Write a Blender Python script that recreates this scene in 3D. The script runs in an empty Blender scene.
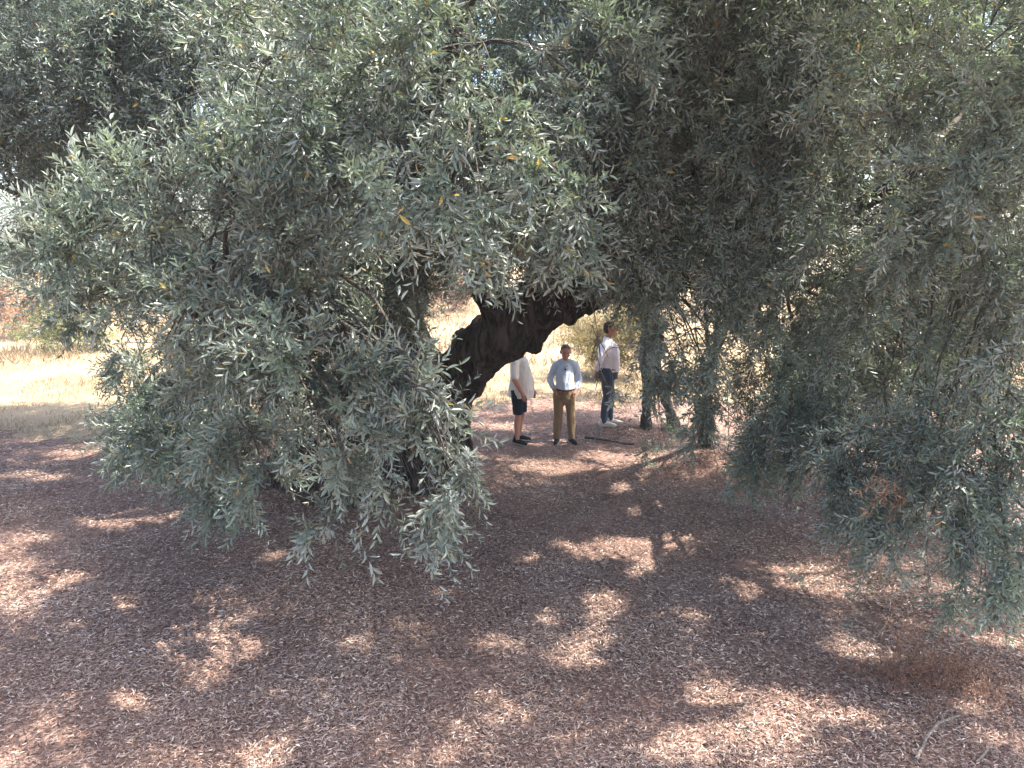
import bpy, bmesh, math, random
import numpy as np
from mathutils import Vector, Matrix, noise as mnoise

rng = np.random.default_rng(7)
random.seed(7)
SC = bpy.context.scene
COL = SC.collection

# ------------------------------------------------------------------ camera
CAM_H, PITCH, FPX = 3.3, math.radians(10.6), 740.0
cam_d = bpy.data.cameras.new('camera'); cam = bpy.data.objects.new('camera', cam_d); COL.objects.link(cam)
cam.location = (0, 0, CAM_H); cam.rotation_euler = (math.pi/2 - PITCH, 0, 0)
cam_d.sensor_width = 36; cam_d.lens = 36*FPX/1024; cam_d.clip_end = 3000; cam_d.clip_start = 0.05
SC.camera = cam

def P(px, py, Y):
    """where the line of sight through a pixel stands at depth Y (metres ahead)"""
    u, v = (px-512)/FPX, (384-py)/FPX
    d = np.array([u, math.cos(PITCH)+v*math.sin(PITCH), -math.sin(PITCH)+v*math.cos(PITCH)])
    return d*(Y/d[1]) + np.array([0, 0, CAM_H])
def G(px, py, z=0.0):
    u, v = (px-512)/FPX, (384-py)/FPX
    d = np.array([u, math.cos(PITCH)+v*math.sin(PITCH), -math.sin(PITCH)+v*math.cos(PITCH)])
    return d*((z-CAM_H)/d[2]) + np.array([0, 0, CAM_H])
def pix(p):
    q = np.asarray(p) - np.array([0, 0, CAM_H])
    c, s = math.cos(PITCH), math.sin(PITCH)
    f = q[..., 1]*c - q[..., 2]*s; u = q[..., 1]*s + q[..., 2]*c
    f = np.maximum(f, .05)
    return 512 + FPX*q[..., 0]/f, 384 - FPX*u/f

SUN_EL, SUN_AZ = math.radians(61), math.radians(98)          # azimuth from straight ahead towards the right
SUN = np.array([math.sin(SUN_AZ)*math.cos(SUN_EL), math.cos(SUN_AZ)*math.cos(SUN_EL), math.sin(SUN_EL)])

# ------------------------------------------------------------------ helpers
def tag(o, label=None, cat=None, group=None, kind=None):
    if label: o['label'] = label
    if cat: o['category'] = cat
    if group: o['group'] = group
    if kind: o['kind'] = kind
    return o
def empty(name, loc):
    o = bpy.data.objects.new(name, None); COL.objects.link(o); o.location = loc; o.empty_display_size = .2
    return o
def link_mesh(name, me, mat, parent=None, loc=None):
    o = bpy.data.objects.new(name, me); COL.objects.link(o)
    if mat: me.materials.append(mat)
    if parent:
        o.parent = parent
        if loc is None:                                     # mesh data is in world space
            o.location = tuple(-c for c in parent.location) if parent.type == 'EMPTY' and parent.parent is None else (0, 0, 0)
    if loc is not None: o.location = loc
    return o
def np_mesh(name, V, F, attrs=None, smooth=False):
    """V (n,3); F a list of (k-gon index arrays)"""
    me = bpy.data.meshes.new(name)
    V = np.ascontiguousarray(V, dtype=np.float32)
    if not isinstance(F, list): F = [F]
    F = [np.asarray(f, dtype=np.int32) for f in F if len(f)]
    loops = np.concatenate([f.ravel() for f in F]); counts = np.concatenate([np.full(len(f), f.shape[1], np.int32) for f in F])
    starts = np.concatenate([[0], np.cumsum(counts)[:-1]]).astype(np.int32)
    me.vertices.add(len(V)); me.vertices.foreach_set('co', V.ravel())
    me.loops.add(len(loops)); me.loops.foreach_set('vertex_index', loops)
    me.polygons.add(len(counts)); me.polygons.foreach_set('loop_start', starts)
    me.polygons.foreach_set('loop_total', counts)
    me.polygons.foreach_set('use_smooth', np.full(len(counts), bool(smooth)))
    for k, a in (attrs or {}).items():
        at = me.attributes.new(k, 'FLOAT', 'FACE'); at.data.foreach_set('value', np.asarray(a, np.float32))
    me.update(calc_edges=True); me.validate()
    return me
def norm(a): return a/np.maximum(np.linalg.norm(a, axis=-1, keepdims=True), 1e-9)
def rdir(n): return norm(rng.normal(size=(n, 3)))
UP = np.array([0, 0, 1.0])
def perp(D):
    h = np.where(np.abs(D[..., 2:3]) < .9, UP, np.array([1.0, 0, 0]))
    U = norm(np.cross(D, h)); return U, np.cross(D, U)

class Geo:
    """gathers vertices and quads / tris of one mesh"""
    def __init__(s): s.V = []; s.Q = []; s.T = []; s.n = 0; s.tq = []; s.tt = []
    def add(s, V, Q=None, T=None, tq=None, tt=None):
        s.V.append(V)
        if Q is not None and len(Q): s.Q.append(np.asarray(Q)+s.n); s.tq.append(np.zeros(len(Q)) if tq is None else tq)
        if T is not None and len(T): s.T.append(np.asarray(T)+s.n); s.tt.append(np.zeros(len(T)) if tt is None else tt)
        s.n += len(V)
    def mesh(s, name, smooth=False):
        V = np.concatenate(s.V); F = []; t = []
        if s.Q: F.append(np.concatenate(s.Q)); t.append(np.concatenate(s.tq))
        if s.T: F.append(np.concatenate(s.T)); t.append(np.concatenate(s.tt))
        return np_mesh(name, V, F, {'tint': np.concatenate(t)}, smooth)

def tubes(geo, pts, rad, k=3):
    """pts (n,m,3) polylines, rad (n,m)"""
    n, m, _ = pts.shape
    if n == 0: return
    T = norm(np.gradient(pts, axis=1)); U, W = perp(T)
    a = np.arange(k)*2*math.pi/k
    ring = pts[:, :, None, :] + rad[:, :, None, None]*(np.cos(a)[None, None, :, None]*U[:, :, None, :] + np.sin(a)[None, None, :, None]*W[:, :, None, :])
    V = ring.reshape(-1, 3)
    i = np.arange(n)[:, None, None]*m*k; j = np.arange(m-1)[None, :, None]*k; q = np.arange(k)[None, None, :]; q2 = (q+1) % k
    b = i+j
    Q = np.stack(np.broadcast_arrays(b+q, b+q2, b+k+q2, b+k+q), -1).reshape(-1, 4)
    geo.add(V, Q)

def leaves(geo, pos, ld, nr, length, width, tint, fine=True):
    """lance-shaped leaves folded along the midrib"""
    n = len(pos); w = norm(np.cross(ld, nr)); nr = np.cross(w, ld)
    l = length[:, None]; h = width[:, None]*.5
    tip = pos + ld*l - nr*l*.06
    if fine:
        up = nr*h*.45
        r1 = pos+ld*l*.32+w*h*.9+up; r2 = pos+ld*l*.68+w*h*.85+up*.9
        l1 = pos+ld*l*.32-w*h*.9+up; l2 = pos+ld*l*.68-w*h*.85+up*.9
        V = np.stack([pos, r1, r2, tip, l2, l1], 1).reshape(-1, 3)
        b = np.arange(n)[:, None]*6
        Q = np.concatenate([b+np.array([[0, 1, 2, 3]]), b+np.array([[0, 3, 4, 5]])], 1).reshape(-1, 4)
        geo.add(V, Q, tq=np.repeat(tint, 2))
    else:
        up = nr*h*.4
        V = np.stack([pos, pos+ld*l*.5+w*h+up, tip, pos+ld*l*.5-w*h+up], 1).reshape(-1, 3)
        b = np.arange(n)[:, None]*4
        T = np.concatenate([b+np.array([[0, 1, 2]]), b+np.array([[0, 2, 3]])], 1).reshape(-1, 3)
        geo.add(V, T=T, tt=np.repeat(tint, 2))

# ------------------------------------------------------------------ materials
def mat(name):
    m = bpy.data.materials.new(name); m.use_nodes = True; nt = m.node_tree
    b = nt.nodes['Principled BSDF']; return m, nt, b
def N(nt, t, **kw):
    n = nt.nodes.new(t)
    for k, v in kw.items(): setattr(n, k, v)
    return n
def ramp(nt, stops, fac=None, interp='LINEAR'):
    r = N(nt, 'ShaderNodeValToRGB'); r.color_ramp.interpolation = interp
    e = r.color_ramp.elements
    while len(e) < len(stops): e.new(.5)
    for x, (p, c) in zip(e, stops): x.position = p; x.color = (*c, 1)
    if fac is not None: nt.links.new(fac, r.inputs[0])
    return r
def noise(nt, scale, detail=4, rough=.6, vec=None):
    n = N(nt, 'ShaderNodeTexNoise'); n.inputs['Scale'].default_value = scale; n.inputs['Detail'].default_value = detail
    n.inputs['Roughness'].default_value = rough
    if vec is not None: nt.links.new(vec, n.inputs['Vector'])
    return n
def mixc(nt, fac, a, b, mode='MIX'):
    m = N(nt, 'ShaderNodeMix', data_type='RGBA', blend_type=mode)
    for i, x in ((0, fac), (6, a), (7, b)):
        if hasattr(x, 'links'): nt.links.new(x, m.inputs[i])
        elif isinstance(x, (int, float)): m.inputs[i].default_value = x
        else: m.inputs[i].default_value = (*x, 1)
    return m.outputs[2]
def bump(nt, b, h, strength=.5, dist=.02):
    bp = N(nt, 'ShaderNodeBump'); bp.inputs['Strength'].default_value = strength; bp.inputs['Distance'].default_value = dist
    nt.links.new(h, bp.inputs['Height']); nt.links.new(bp.outputs[0], b.inputs['Normal'])

def leaf_mat(name, top_stops, under_stops, trans=.3, rough=.42):
    m, nt, b = mat(name)
    at = N(nt, 'ShaderNodeAttribute', attribute_name='tint')
    t = ramp(nt, top_stops, at.outputs['Fac']); u = ramp(nt, under_stops, at.outputs['Fac'])
    g = N(nt, 'ShaderNodeNewGeometry')
    c = mixc(nt, g.outputs['Backfacing'], t.outputs[0], u.outputs[0])
    nt.links.new(c, b.inputs['Base Color']); b.inputs['Roughness'].default_value = rough
    b.inputs['Specular IOR Level'].default_value = .55
    tr = N(nt, 'ShaderNodeBsdfTranslucent')
    tc = mixc(nt, 1.0, t.outputs[0], (1.1, 1.22, .72), 'MULTIPLY'); nt.links.new(tc, tr.inputs['Color'])
    mx = N(nt, 'ShaderNodeMixShader'); mx.inputs[0].default_value = trans
    nt.links.new(b.outputs[0], mx.inputs[1]); nt.links.new(tr.outputs[0], mx.inputs[2])
    nt.links.new(mx.outputs[0], nt.nodes['Material Output'].inputs['Surface'])
    return m
OLIVE = leaf_mat('olive_leaf',
    [(0, (.082, .107, .082)), (.45, (.134, .165, .130)), (.80, (.200, .233, .186)), (.955, (.25, .272, .175)), (.985, (.42, .30, .08)), (1, (.30, .15, .08))],
    [(0, (.21, .235, .205)), (.5, (.29, .315, .27)), (.95, (.35, .37, .32)), (.985, (.42, .34, .16)), (1, (.32, .19, .12))], .32, .37)
DRYLEAF = leaf_mat('dead_leaf', [(0, (.18, .085, .05)), (.6, (.28, .145, .085)), (1, (.36, .22, .14))],
    [(0, (.25, .12, .06)), (1, (.40, .24, .14))], .2, .6)
BUSHLEAF = leaf_mat('scrub_leaf', [(0, (.16, .10, .05)), (.5, (.24, .19, .08)), (1, (.34, .27, .13))],
    [(0, (.20, .15, .08)), (1, (.36, .29, .17))], .3, .6)
LIMELEAF = leaf_mat('young_leaf', [(0, (.15, .16, .06)), (1, (.27, .27, .11))], [(0, (.17, .18, .08)), (1, (.27, .27, .13))], .3, .55)
LITTER = leaf_mat('fallen_leaf',
    [(0, (.07, .036, .027)), (.25, (.155, .094, .073)), (.5, (.27, .18, .142)), (.75, (.44, .34, .275)), (1, (.66, .55, .44))],
    [(0, (.11, .060, .044)), (.5, (.26, .165, .122)), (1, (.56, .44, .35))], .06, .6)
GRASS = leaf_mat('dry_grass_blade', [(0, (.17, .112, .065)), (.6, (.27, .20, .115)), (.9, (.25, .22, .10)), (1, (.25, .135, .09))],
    [(0, (.17, .12, .07)), (1, (.28, .21, .125))], .15, .6)
WEED = leaf_mat('dry_weed_stem', [(0, (.12, .05, .03)), (1, (.25, .125, .07))], [(0, (.12, .05, .03)), (1, (.25, .125, .07))], .1, .7)

def bark(name, dark, light, scale=6):
    m, nt, b = mat(name)
    tc = N(nt, 'ShaderNodeTexCoord'); mp = N(nt, 'ShaderNodeMapping'); mp.inputs['Scale'].default_value = (1, 1, .35)
    nt.links.new(tc.outputs['Object'], mp.inputs[0])
    n1 = noise(nt, scale, 8, .7, mp.outputs[0]); n2 = noise(nt, scale*5, 6, .7, mp.outputs[0])
    m2 = N(nt, 'ShaderNodeMapping'); m2.inputs['Scale'].default_value = (1, 1, .16); nt.links.new(tc.outputs['Object'], m2.inputs[0])
    wv = mixc(nt, .12, m2.outputs[0], n1.outputs['Color']); n3 = noise(nt, scale*4, 6, .65, wv)
    r = ramp(nt, [(.3, dark), (.7, light)], n1.outputs['Fac'])
    r2 = ramp(nt, [(.36, (.25, .25, .25)), (.52, (1, 1, 1)), (.75, (1.25, 1.22, 1.2))], n3.outputs['Fac'])
    c = mixc(nt, .85, r.outputs[0], r2.outputs[0], 'MULTIPLY'); nt.links.new(c, b.inputs['Base Color'])
    b.inputs['Roughness'].default_value = .92; b.inputs['Specular IOR Level'].default_value = .15
    h = mixc(nt, .35, r2.outputs[0], n2.outputs['Color']); bump(nt, b, h, 1.0, .05)
    return m
BARK = bark('old_olive_bark', (.026, .021, .018), (.11, .088, .074), 6)
BARK2 = bark('grey_olive_bark', (.055, .052, .046), (.19, .178, .155), 9)
TWIG = bark('twig_bark', (.13, .11, .09), (.27, .24, .20), 20)
DEADWOOD = bark('bleached_wood', (.42, .34, .27), (.66, .57, .47), 18)

def ground_mat():
    m, nt, b = mat('leaf_strewn_red_soil')
    tc = N(nt, 'ShaderNodeTexCoord'); p = tc.outputs['Object']
    n0 = noise(nt, .55, 5, .6, p); n1 = noise(nt, 9, 6, .7, p); n2 = noise(nt, 70, 4, .7, p)
    v = N(nt, 'ShaderNodeTexVoronoi'); v.inputs['Scale'].default_value = 42; nt.links.new(p, v.inputs['Vector'])
    c1 = ramp(nt, [(.3, (.115, .068, .053)), (.7, (.215, .134, .106))], n1.outputs['Fac'])
    c2 = ramp(nt, [(0, (.055, .034, .028)), (.4, (.155, .098, .079)), (.75, (.285, .20, .16)), (1, (.48, .385, .31))], v.outputs['Color'])
    c = mixc(nt, .6, c1.outputs[0], c2.outputs[0])
    c = mixc(nt, ramp(nt, [(.35, (0, 0, 0)), (.7, (.45, .45, .45))], n0.outputs['Fac']).outputs[0], c, (.16, .085, .062))
    n4 = noise(nt, 2.3, 6, .7, p)
    c = mixc(nt, 1.0, c, ramp(nt, [(.32, (.62, .60, .60)), (.6, (1.05, 1.03, 1.0))], n4.outputs['Fac']).outputs[0], 'MULTIPLY')
    nt.links.new(c, b.inputs['Base Color']); b.inputs['Roughness'].default_value = .95; b.inputs['Specular IOR Level'].default_value = .1
    bump(nt, b, mixc(nt, .5, n2.outputs['Color'], v.outputs['Distance']), .8, .02)
    return m
def field_mat():
    m, nt, b = mat('dry_grass_field')
    tc = N(nt, 'ShaderNodeTexCoord'); p = tc.outputs['Object']
    n0 = noise(nt, .16, 5, .6, p); n1 = noise(nt, 2.2, 8, .75, p); n2 = noise(nt, 40, 4, .7, p)
    c1 = ramp(nt, [(.32, (.20, .118, .08)), (.45, (.25, .18, .11)), (.55, (.27, .205, .125)), (.68, (.20, .185, .08))], n0.outputs['Fac'])
    c2 = ramp(nt, [(.3, (.14, .085, .06)), (.62, (.29, .22, .13))], n1.outputs['Fac'])
    c = mixc(nt, .45, c1.outputs[0], c2.outputs[0]); nt.links.new(c, b.inputs['Base Color'])
    b.inputs['Roughness'].default_value = .95; b.inputs['Specular IOR Level'].default_value = .1
    bump(nt, b, n2.outputs['Fac'], .8, .03)
    return m
def cloth(name, col, var=.08, scale=60):
    m, nt, b = mat(name)
    tc = N(nt, 'ShaderNodeTexCoord'); n = noise(nt, 9, 5, .6, tc.outputs['Object']); n2 = noise(nt, scale*3, 2, .5, tc.outputs['Object'])
    d = tuple(c*(1-var) for c in col); l = tuple(min(1, c*(1+var)) for c in col)
    r = ramp(nt, [(.3, d), (.7, l)], n.outputs['Fac']); nt.links.new(r.outputs[0], b.inputs['Base Color'])
    b.inputs['Roughness'].default_value = .85; b.inputs['Specular IOR Level'].default_value = .2
    bump(nt, b, mixc(nt, .3, n.outputs['Color'], n2.outputs['Color']), .5, .02)
    return m
SKIN = cloth('skin', (.40, .20, .14), .10)

# ------------------------------------------------------------------ ground
def hgt(x, y):
    x = np.asarray(x, float); y = np.asarray(y, float)
    h = .04*np.sin(x*.9+1.3)*np.cos(y*.7) + .025*np.sin(x*2.1+y*1.7) + .012*np.sin(x*5.3-y*4.1)
    h = h*np.exp(-((x**2+(y-9)**2)/300))
    h = h + .14*np.exp(-(((x-2.0)/1.2)**2+((y-13.2)/1.2)**2))
    h = h + .34*np.exp(-(((x-3.0)/.75)**2+((y-10.9)/.55)**2))
    h = h + .30*np.exp(-(((x+2.2)/1.8)**2+((y-10.2)/1.2)**2)) + .25*np.exp(-(((x+5.2)/1.6)**2+((y-12.3)/1.0)**2))
    return h
def axis(lo, hi, step, far):
    a = list(np.arange(lo, hi+1e-6, step)); s = step
    while a[-1] < far: s *= 1.35; a.append(a[-1]+s)
    s = step
    while a[0] > -far: s *= 1.35; a.insert(0, a[0]-s)
    return np.array(a)
GX, GY = axis(-12, 12, .16, 900), axis(1, 22, .16, 900)
XX, YY = np.meshgrid(GX, GY); ZZ = hgt(XX, YY)
nx, ny = len(GX), len(GY)
idx = np.arange(nx*ny).reshape(ny, nx)
gq = np.stack([idx[:-1, :-1], idx[:-1, 1:], idx[1:, 1:], idx[1:, :-1]], -1).reshape(-1, 4)
GV = np.stack([XX, YY, ZZ], -1).reshape(-1, 3)
def field_edge(x):
    """how far ahead the litter gives way to grass"""
    x = np.asarray(x, float)
    base = np.interp(x, [-30, -8, -5, -2.5, 0, 3, 6, 9, 30], [11.9, 12.5, 13.4, 15.3, 15.6, 15.6, 15.2, 14.6, 13])
    return base + .35*np.sin(x*1.9) + .22*np.sin(x*4.7+1) + .12*np.sin(x*11)
tag(link_mesh('ground', np_mesh('ground', GV, gq, smooth=True), ground_mat()), kind='structure')
cx = GV[gq].mean(1)
fq = gq[cx[:, 1] > field_edge(cx[:, 0])]
us, inv = np.unique(fq, return_inverse=True)
tag(link_mesh('field', np_mesh('field', GV[us]+np.array([0, 0, .006]), inv.reshape(fq.shape), smooth=True), field_mat()), kind='structure')

# ------------------------------------------------------------------ sunlit patches: the gaps in the crowns that let the sun through
PATCH = []
for (px, py, rx, ry) in [(225, 648, 34, 22), (178, 668, 22, 12), (205, 686, 24, 12), (275, 742, 20, 22), (160, 650, 14, 10),
        (600, 552, 52, 15), (660, 540, 40, 8), (600, 603, 26, 16), (552, 614, 16, 8), (585, 646, 34, 16), (640, 572, 30, 7),
        (790, 712, 55, 24), (720, 690, 40, 14), (850, 655, 40, 14), (700, 742, 50, 16), (805, 578, 30, 14), (745, 590, 20, 8),
        (110, 520, 38, 8), (165, 513, 30, 6), (30, 478, 40, 6), (275, 553, 16, 7), (265, 700, 14, 7), (205, 597, 12, 5),
        (560, 470, 60, 7), (640, 462, 40, 8), (545, 440, 26, 6), (500, 425, 30, 6), (600, 455, 30, 5), (640, 422, 40, 8), (650, 510, 30, 6),
        (1000, 745, 30, 14), (130, 700, 20, 9), (60, 735, 26, 9), (350, 650, 14, 6), (495, 640, 12, 5), (690, 620, 18, 6), (760, 640, 14, 5), (70, 580, 20, 6), (960, 715, 18, 7), (450, 590, 14, 5), (520, 560, 16, 5), (620, 490, 20, 5), (1000, 640, 26, 9), (935, 600, 14, 6), (20, 610, 18, 7), (20, 540, 26, 6), (700, 430, 26, 6), (560, 405, 60, 6)]:
    c = G(px, py); ex = G(px+rx, py); ey = G(px, py-ry)
    PATCH.append((c[0], c[1], abs(ex[0]-c[0])+.05, abs(ey[1]-c[1])+.05))
PATCH = np.array(PATCH)
def sun_gap(p):
    """True where a leaf would shade one of those patches"""
    g = p[:, :2] - (SUN[:2]/SUN[2])[None]*p[:, 2:3]
    d = (((g[:, None, 0]-PATCH[None, :, 0])/PATCH[None, :, 2])**2 + ((g[:, None, 1]-PATCH[None, :, 1])/PATCH[None, :, 3])**2).min(1)
    w = .55*np.sin(g[:, 0]*7.3+g[:, 1]*3.1)*np.sin(g[:, 1]*8.7-g[:, 0]*2.3+1)
    return d+w < rng.uniform(.55, 1.0, len(p))
# windows through the foliage that the photograph shows: (polygon in the picture, nearest depth, farthest, kept share)
def inside(px, py, poly):
    n = len(poly); r = np.zeros(len(px), bool)
    for i in range(n):
        x0, y0 = poly[i]; x1, y1 = poly[(i+1) % n]
        c = (y0 > py) != (y1 > py)
        xi = x0+(py-y0)*(x1-x0)/((y1-y0) or 1e-9)
        r ^= c & (px < xi)
    return r
WINDOWS = [
    ([(426, 318), (448, 302), (474, 304), (472, 318), (455, 334), (440, 342), (430, 334)], 2, 26, .03),
    ([(462, 410), (500, 362), (535, 352), (560, 312), (590, 308), (592, 440), (640, 470), (640, 490), (560, 500), (492, 500), (470, 470)], 2, 26, .04),
    ([(592, 312), (636, 310), (636, 432), (592, 432)], 2, 26, .45),
    ([(668, 310), (716, 308), (714, 350), (668, 360)], 2, 26, .45),
    ([(-20, 300), (40, 318), (85, 350), (108, 388), (100, 440), (-20, 445)], 2, 22, .03),
    ([(430, 300), (480, 290), (585, 285), (585, 305), (540, 355), (500, 375), (462, 420), (410, 350)], 2, 8.4, .16),
    ([(872, 334), (905, 330), (908, 350), (882, 358)], 2, 24, .35), ([(1002, 355), (1030, 348), (1030, 388), (1008, 386)], 2, 24, .35),
    ([(178, 80), (240, 85), (240, 140), (185, 140)], 2, 40, .50), ([(-20, 150), (18, 160), (22, 245), (-20, 235)], 2, 40, .35),
]
def keep_mask(p):
    k = ~sun_gap(p)
    px, py = pix(p)
    for poly, y0, y1, share in WINDOWS:
        m = inside(px, py, poly) & (p[:, 1] > y0) & (p[:, 1] < y1)
        k &= ~(m & (rng.uniform(size=len(p)) > share))
    k &= p[:, 2] > hgt(p[:, 0], p[:, 1]) + .10
    k &= np.linalg.norm(p - np.array([0, 0, CAM_H]), axis=1) > 2.4
    return k

# ------------------------------------------------------------------ tree building
class Clump:
    def __init__(s, c, r, dens=1.0, droop=.22, leaf=.062, up=.25, K=14, fine=True, start=None, thin=1.0):
        s.thin = thin
        s.c = np.array(c, float); s.r = np.array(r, float); s.dens = dens; s.droop = droop; s.leaf = leaf; s.up = up; s.K = K; s.fine = fine; s.start = start
def C(px, py, Y, rx, rz, ry=None, **kw):
    c = P(px, py, Y); d = math.hypot(Y, CAM_H-c[2])
    a, b = rx*d/FPX, rz*d/FPX
    return Clump(c, (a, ry if ry else (a+b)*.45, b), **kw)
def fill(stems, fol, cl, LAD=2.3, tint_shift=0.0):
    vol = 4.19*cl.r.prod()
    area = .62*cl.leaf*cl.leaf*.25
    nleaf = LAD*cl.dens*vol/area*(.8/max(cl.r.mean(), .3))
    m, q = 7, 3
    nb = max(2, int(nleaf/(cl.K*m*q*.8)))
    S = cl.c + rdir(nb)*(rng.uniform(0, 1, (nb, 1))**.5)*cl.r*.62
    out = norm((S-cl.c)/cl.r)
    d = norm(out*.9 + rdir(nb)*.8 + UP*.25)
    step = (cl.r.mean()*rng.uniform(.55, 1.05, nb)/m)[:, None]
    pts = [S]; dirs = [d]
    for i in range(m):
        d = norm(d - UP*cl.droop*(1+.15*i) + rdir(nb)*.16)
        pts.append(pts[-1]+d*step); dirs.append(d)
    pts = np.stack(pts, 1); dirs = np.stack(dirs, 1)
    # keep branchlets whose tip stays out of the open windows and above the ground
    ok = keep_mask(pts[:, 4]) | (rng.uniform(size=nb) < .12)
    ok &= pts[:, -1, 2] > hgt(pts[:, -1, 0], pts[:, -1, 1]) + .12
    pts, dirs = pts[ok], dirs[ok]; nb = len(pts)
    if nb == 0: return
    tubes(stems, pts, np.linspace(.006, .0018, m+1)[None].repeat(nb, 0)*rng.uniform(.7, 1.3, (nb, 1)), 3)
    O = np.repeat(pts[:, 1:], q, 1).reshape(-1, 3); D0 = np.repeat(dirs[:, 1:], q, 1).reshape(-1, 3)
    n = len(O); O = O + norm(D0)*rng.uniform(-.5, .5, (n, 1))*step.mean()
    U, W = perp(D0); a = rng.uniform(0, 2*math.pi, (n, 1)); sp = rng.uniform(.45, 1.15, (n, 1))
    D = norm(D0*.8 + (U*np.cos(a)+W*np.sin(a))*sp + UP*cl.up*rng.uniform(-.4, 1.6, (n, 1)))
    k = keep_mask(O + D*.1) & (rng.uniform(size=n) < cl.thin); O, D = O[k], D[k]; n = len(O)
    if n == 0: return
    L = rng.uniform(.13, .34, n)*cl.leaf/.062
    bend = -UP*rng.uniform(-.02, .16, (n, 1))*L[:, None]
    s3 = np.array([0, .5, 1.0])
    tp = O[:, None]+D[:, None]*(L[:, None]*s3)[..., None]+bend[:, None]*(s3**2)[None, :, None]
    tubes(stems, tp, np.array([.0019, .0015, .0008])[None].repeat(n, 0), 3)
    K = cl.K
    U, W = perp(D); ph0 = rng.uniform(0, 6.28, n)
    tw = np.clip(rng.beta(2.1, 2.4, n)*.75 + .12 + tint_shift + rng.normal(0, .12), 0, .93); sz = rng.uniform(.72, 1.22, n)
    for j in range(K):
        s = (j//2+.6)/(K/2)
        al = rng.uniform(.55, 1.35, n)*(1.08-.45*s)
        ph = ph0 + (j % 2)*math.pi + (j//2)*1.75 + rng.normal(0, .25, n)
        rad = U*np.cos(ph)[:, None]+W*np.sin(ph)[:, None]
        pos = O+D*(L*s)[:, None]+bend*s*s
        ld = norm(D*np.cos(al)[:, None]+rad*np.sin(al)[:, None] - UP*rng.uniform(-.15, .15, (n, 1)))
        nr = D*np.sin(al)[:, None]-rad*np.cos(al)[:, None] + UP*.55 + rdir(n)*.45
        drop = rng.uniform(size=n) < .12
        ln = sz*cl.leaf*rng.uniform(.75, 1.28, n)*(1.05-.3*abs(s-.45)); ln[drop] = .004
        t = np.clip(tw+rng.normal(0, .12, n), 0, .95); odd = rng.uniform(size=n) < .008; t[odd] = rng.uniform(.97, 1, odd.sum())
        leaves(fol, pos, ld, nr, ln, ln*rng.uniform(.20, .30, n), t, cl.fine)

def bez(a, b, lift, n=9, wob=.06):
    a, b = np.array(a, float), np.array(b, float); L = np.linalg.norm(b-a)
    c = (a+b)/2 + UP*lift*L; t = np.linspace(0, 1, n)[:, None]
    p = (1-t)**2*a + 2*t*(1-t)*c + t*t*b
    w = rng.normal(0, wob*L/n*2, (n, 3)); w[0] = 0; w[-1] = 0
    return p + np.cumsum(w, 0)*np.sin(math.pi*t)*.5
def wood_tube(geo, pts, r0, r1, k=8, rough=.12):
    pts = np.asarray(pts, float); n = len(pts)
    T = norm(np.gradient(pts, axis=0)); U, W = perp(T)
    a = np.arange(k)*2*math.pi/k
    r = np.linspace(r0, r1, n)[:, None]*(1+rng.normal(0, rough, (n, k)))
    V = (pts[:, None]+r[..., None]*(np.cos(a)[None, :, None]*U[:, None]+np.sin(a)[None, :, None]*W[:, None])).reshape(-1, 3)
    i = np.arange(n-1)[:, None]*k; q = np.arange(k)[None]; q2 = (q+1) % k
    geo.add(V, np.stack([i+q, i+q2, i+k+q2, i+k+q], -1).reshape(-1, 4))

def remesh(geo_objs, name, voxel, smooth_iter=2, gnarl=0.0, gscale=2.0, fine=0.0):
    """fuse closed overlapping pieces into ONE continuous skin, then roughen it"""
    bm = bmesh.new()
    for f in geo_objs: f(bm)
    me = bpy.data.meshes.new(name+'_raw'); bm.to_mesh(me); bm.free()
    o = bpy.data.objects.new(name+'_raw', me); COL.objects.link(o)
    md = o.modifiers.new('r', 'REMESH'); md.mode = 'VOXEL'; md.voxel_size = voxel
    if smooth_iter:
        sm = o.modifiers.new('s', 'SMOOTH'); sm.iterations = smooth_iter; sm.factor = .5
    dg = bpy.context.evaluated_depsgraph_get(); dg.update()
    out = bpy.data.meshes.new_from_object(o.evaluated_get(dg))
    bpy.data.objects.remove(o); bpy.data.meshes.remove(me)
    out.name = name
    if gnarl:
        nv = len(out.vertices); co = np.empty(nv*3, np.float32); out.vertices.foreach_get('co', co); co = co.reshape(-1, 3)
        nn = np.empty(nv*3, np.float32); out.vertices.foreach_get('normal', nn); nn = nn.reshape(-1, 3)
        d = np.empty(nv)
        for i in range(nv):
            x, y, z = co[i].tolist()
            d[i] = gnarl*(mnoise.fractal(Vector((x*gscale, y*gscale, z*gscale*.45)), 1.0, 2.1, 4) - abs(mnoise.noise(Vector((x*gscale*2.2, y*gscale*2.2, z*gscale*.7))))*1.1)
            if fine: d[i] += fine*mnoise.noise(Vector((x*14, y*14, z*6)))
        co = co + nn*d[:, None]
        out.vertices.foreach_set('co', co.astype(np.float32).ravel()); out.update()
    out.polygons.foreach_set('use_smooth', np.ones(len(out.polygons), bool))
    return out
def ball(c, r, seg=16):
    """an ellipsoid"""
    r = (r, r, r) if isinstance(r, (int, float)) else r
    def f(bm):
        bmesh.ops.create_uvsphere(bm, u_segments=seg, v_segments=max(6, seg//2+2), radius=1,
            matrix=Matrix.Translation(Vector(tuple(map(float, c)))) @ Matrix.Diagonal((*r, 1)))
    return f
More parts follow.
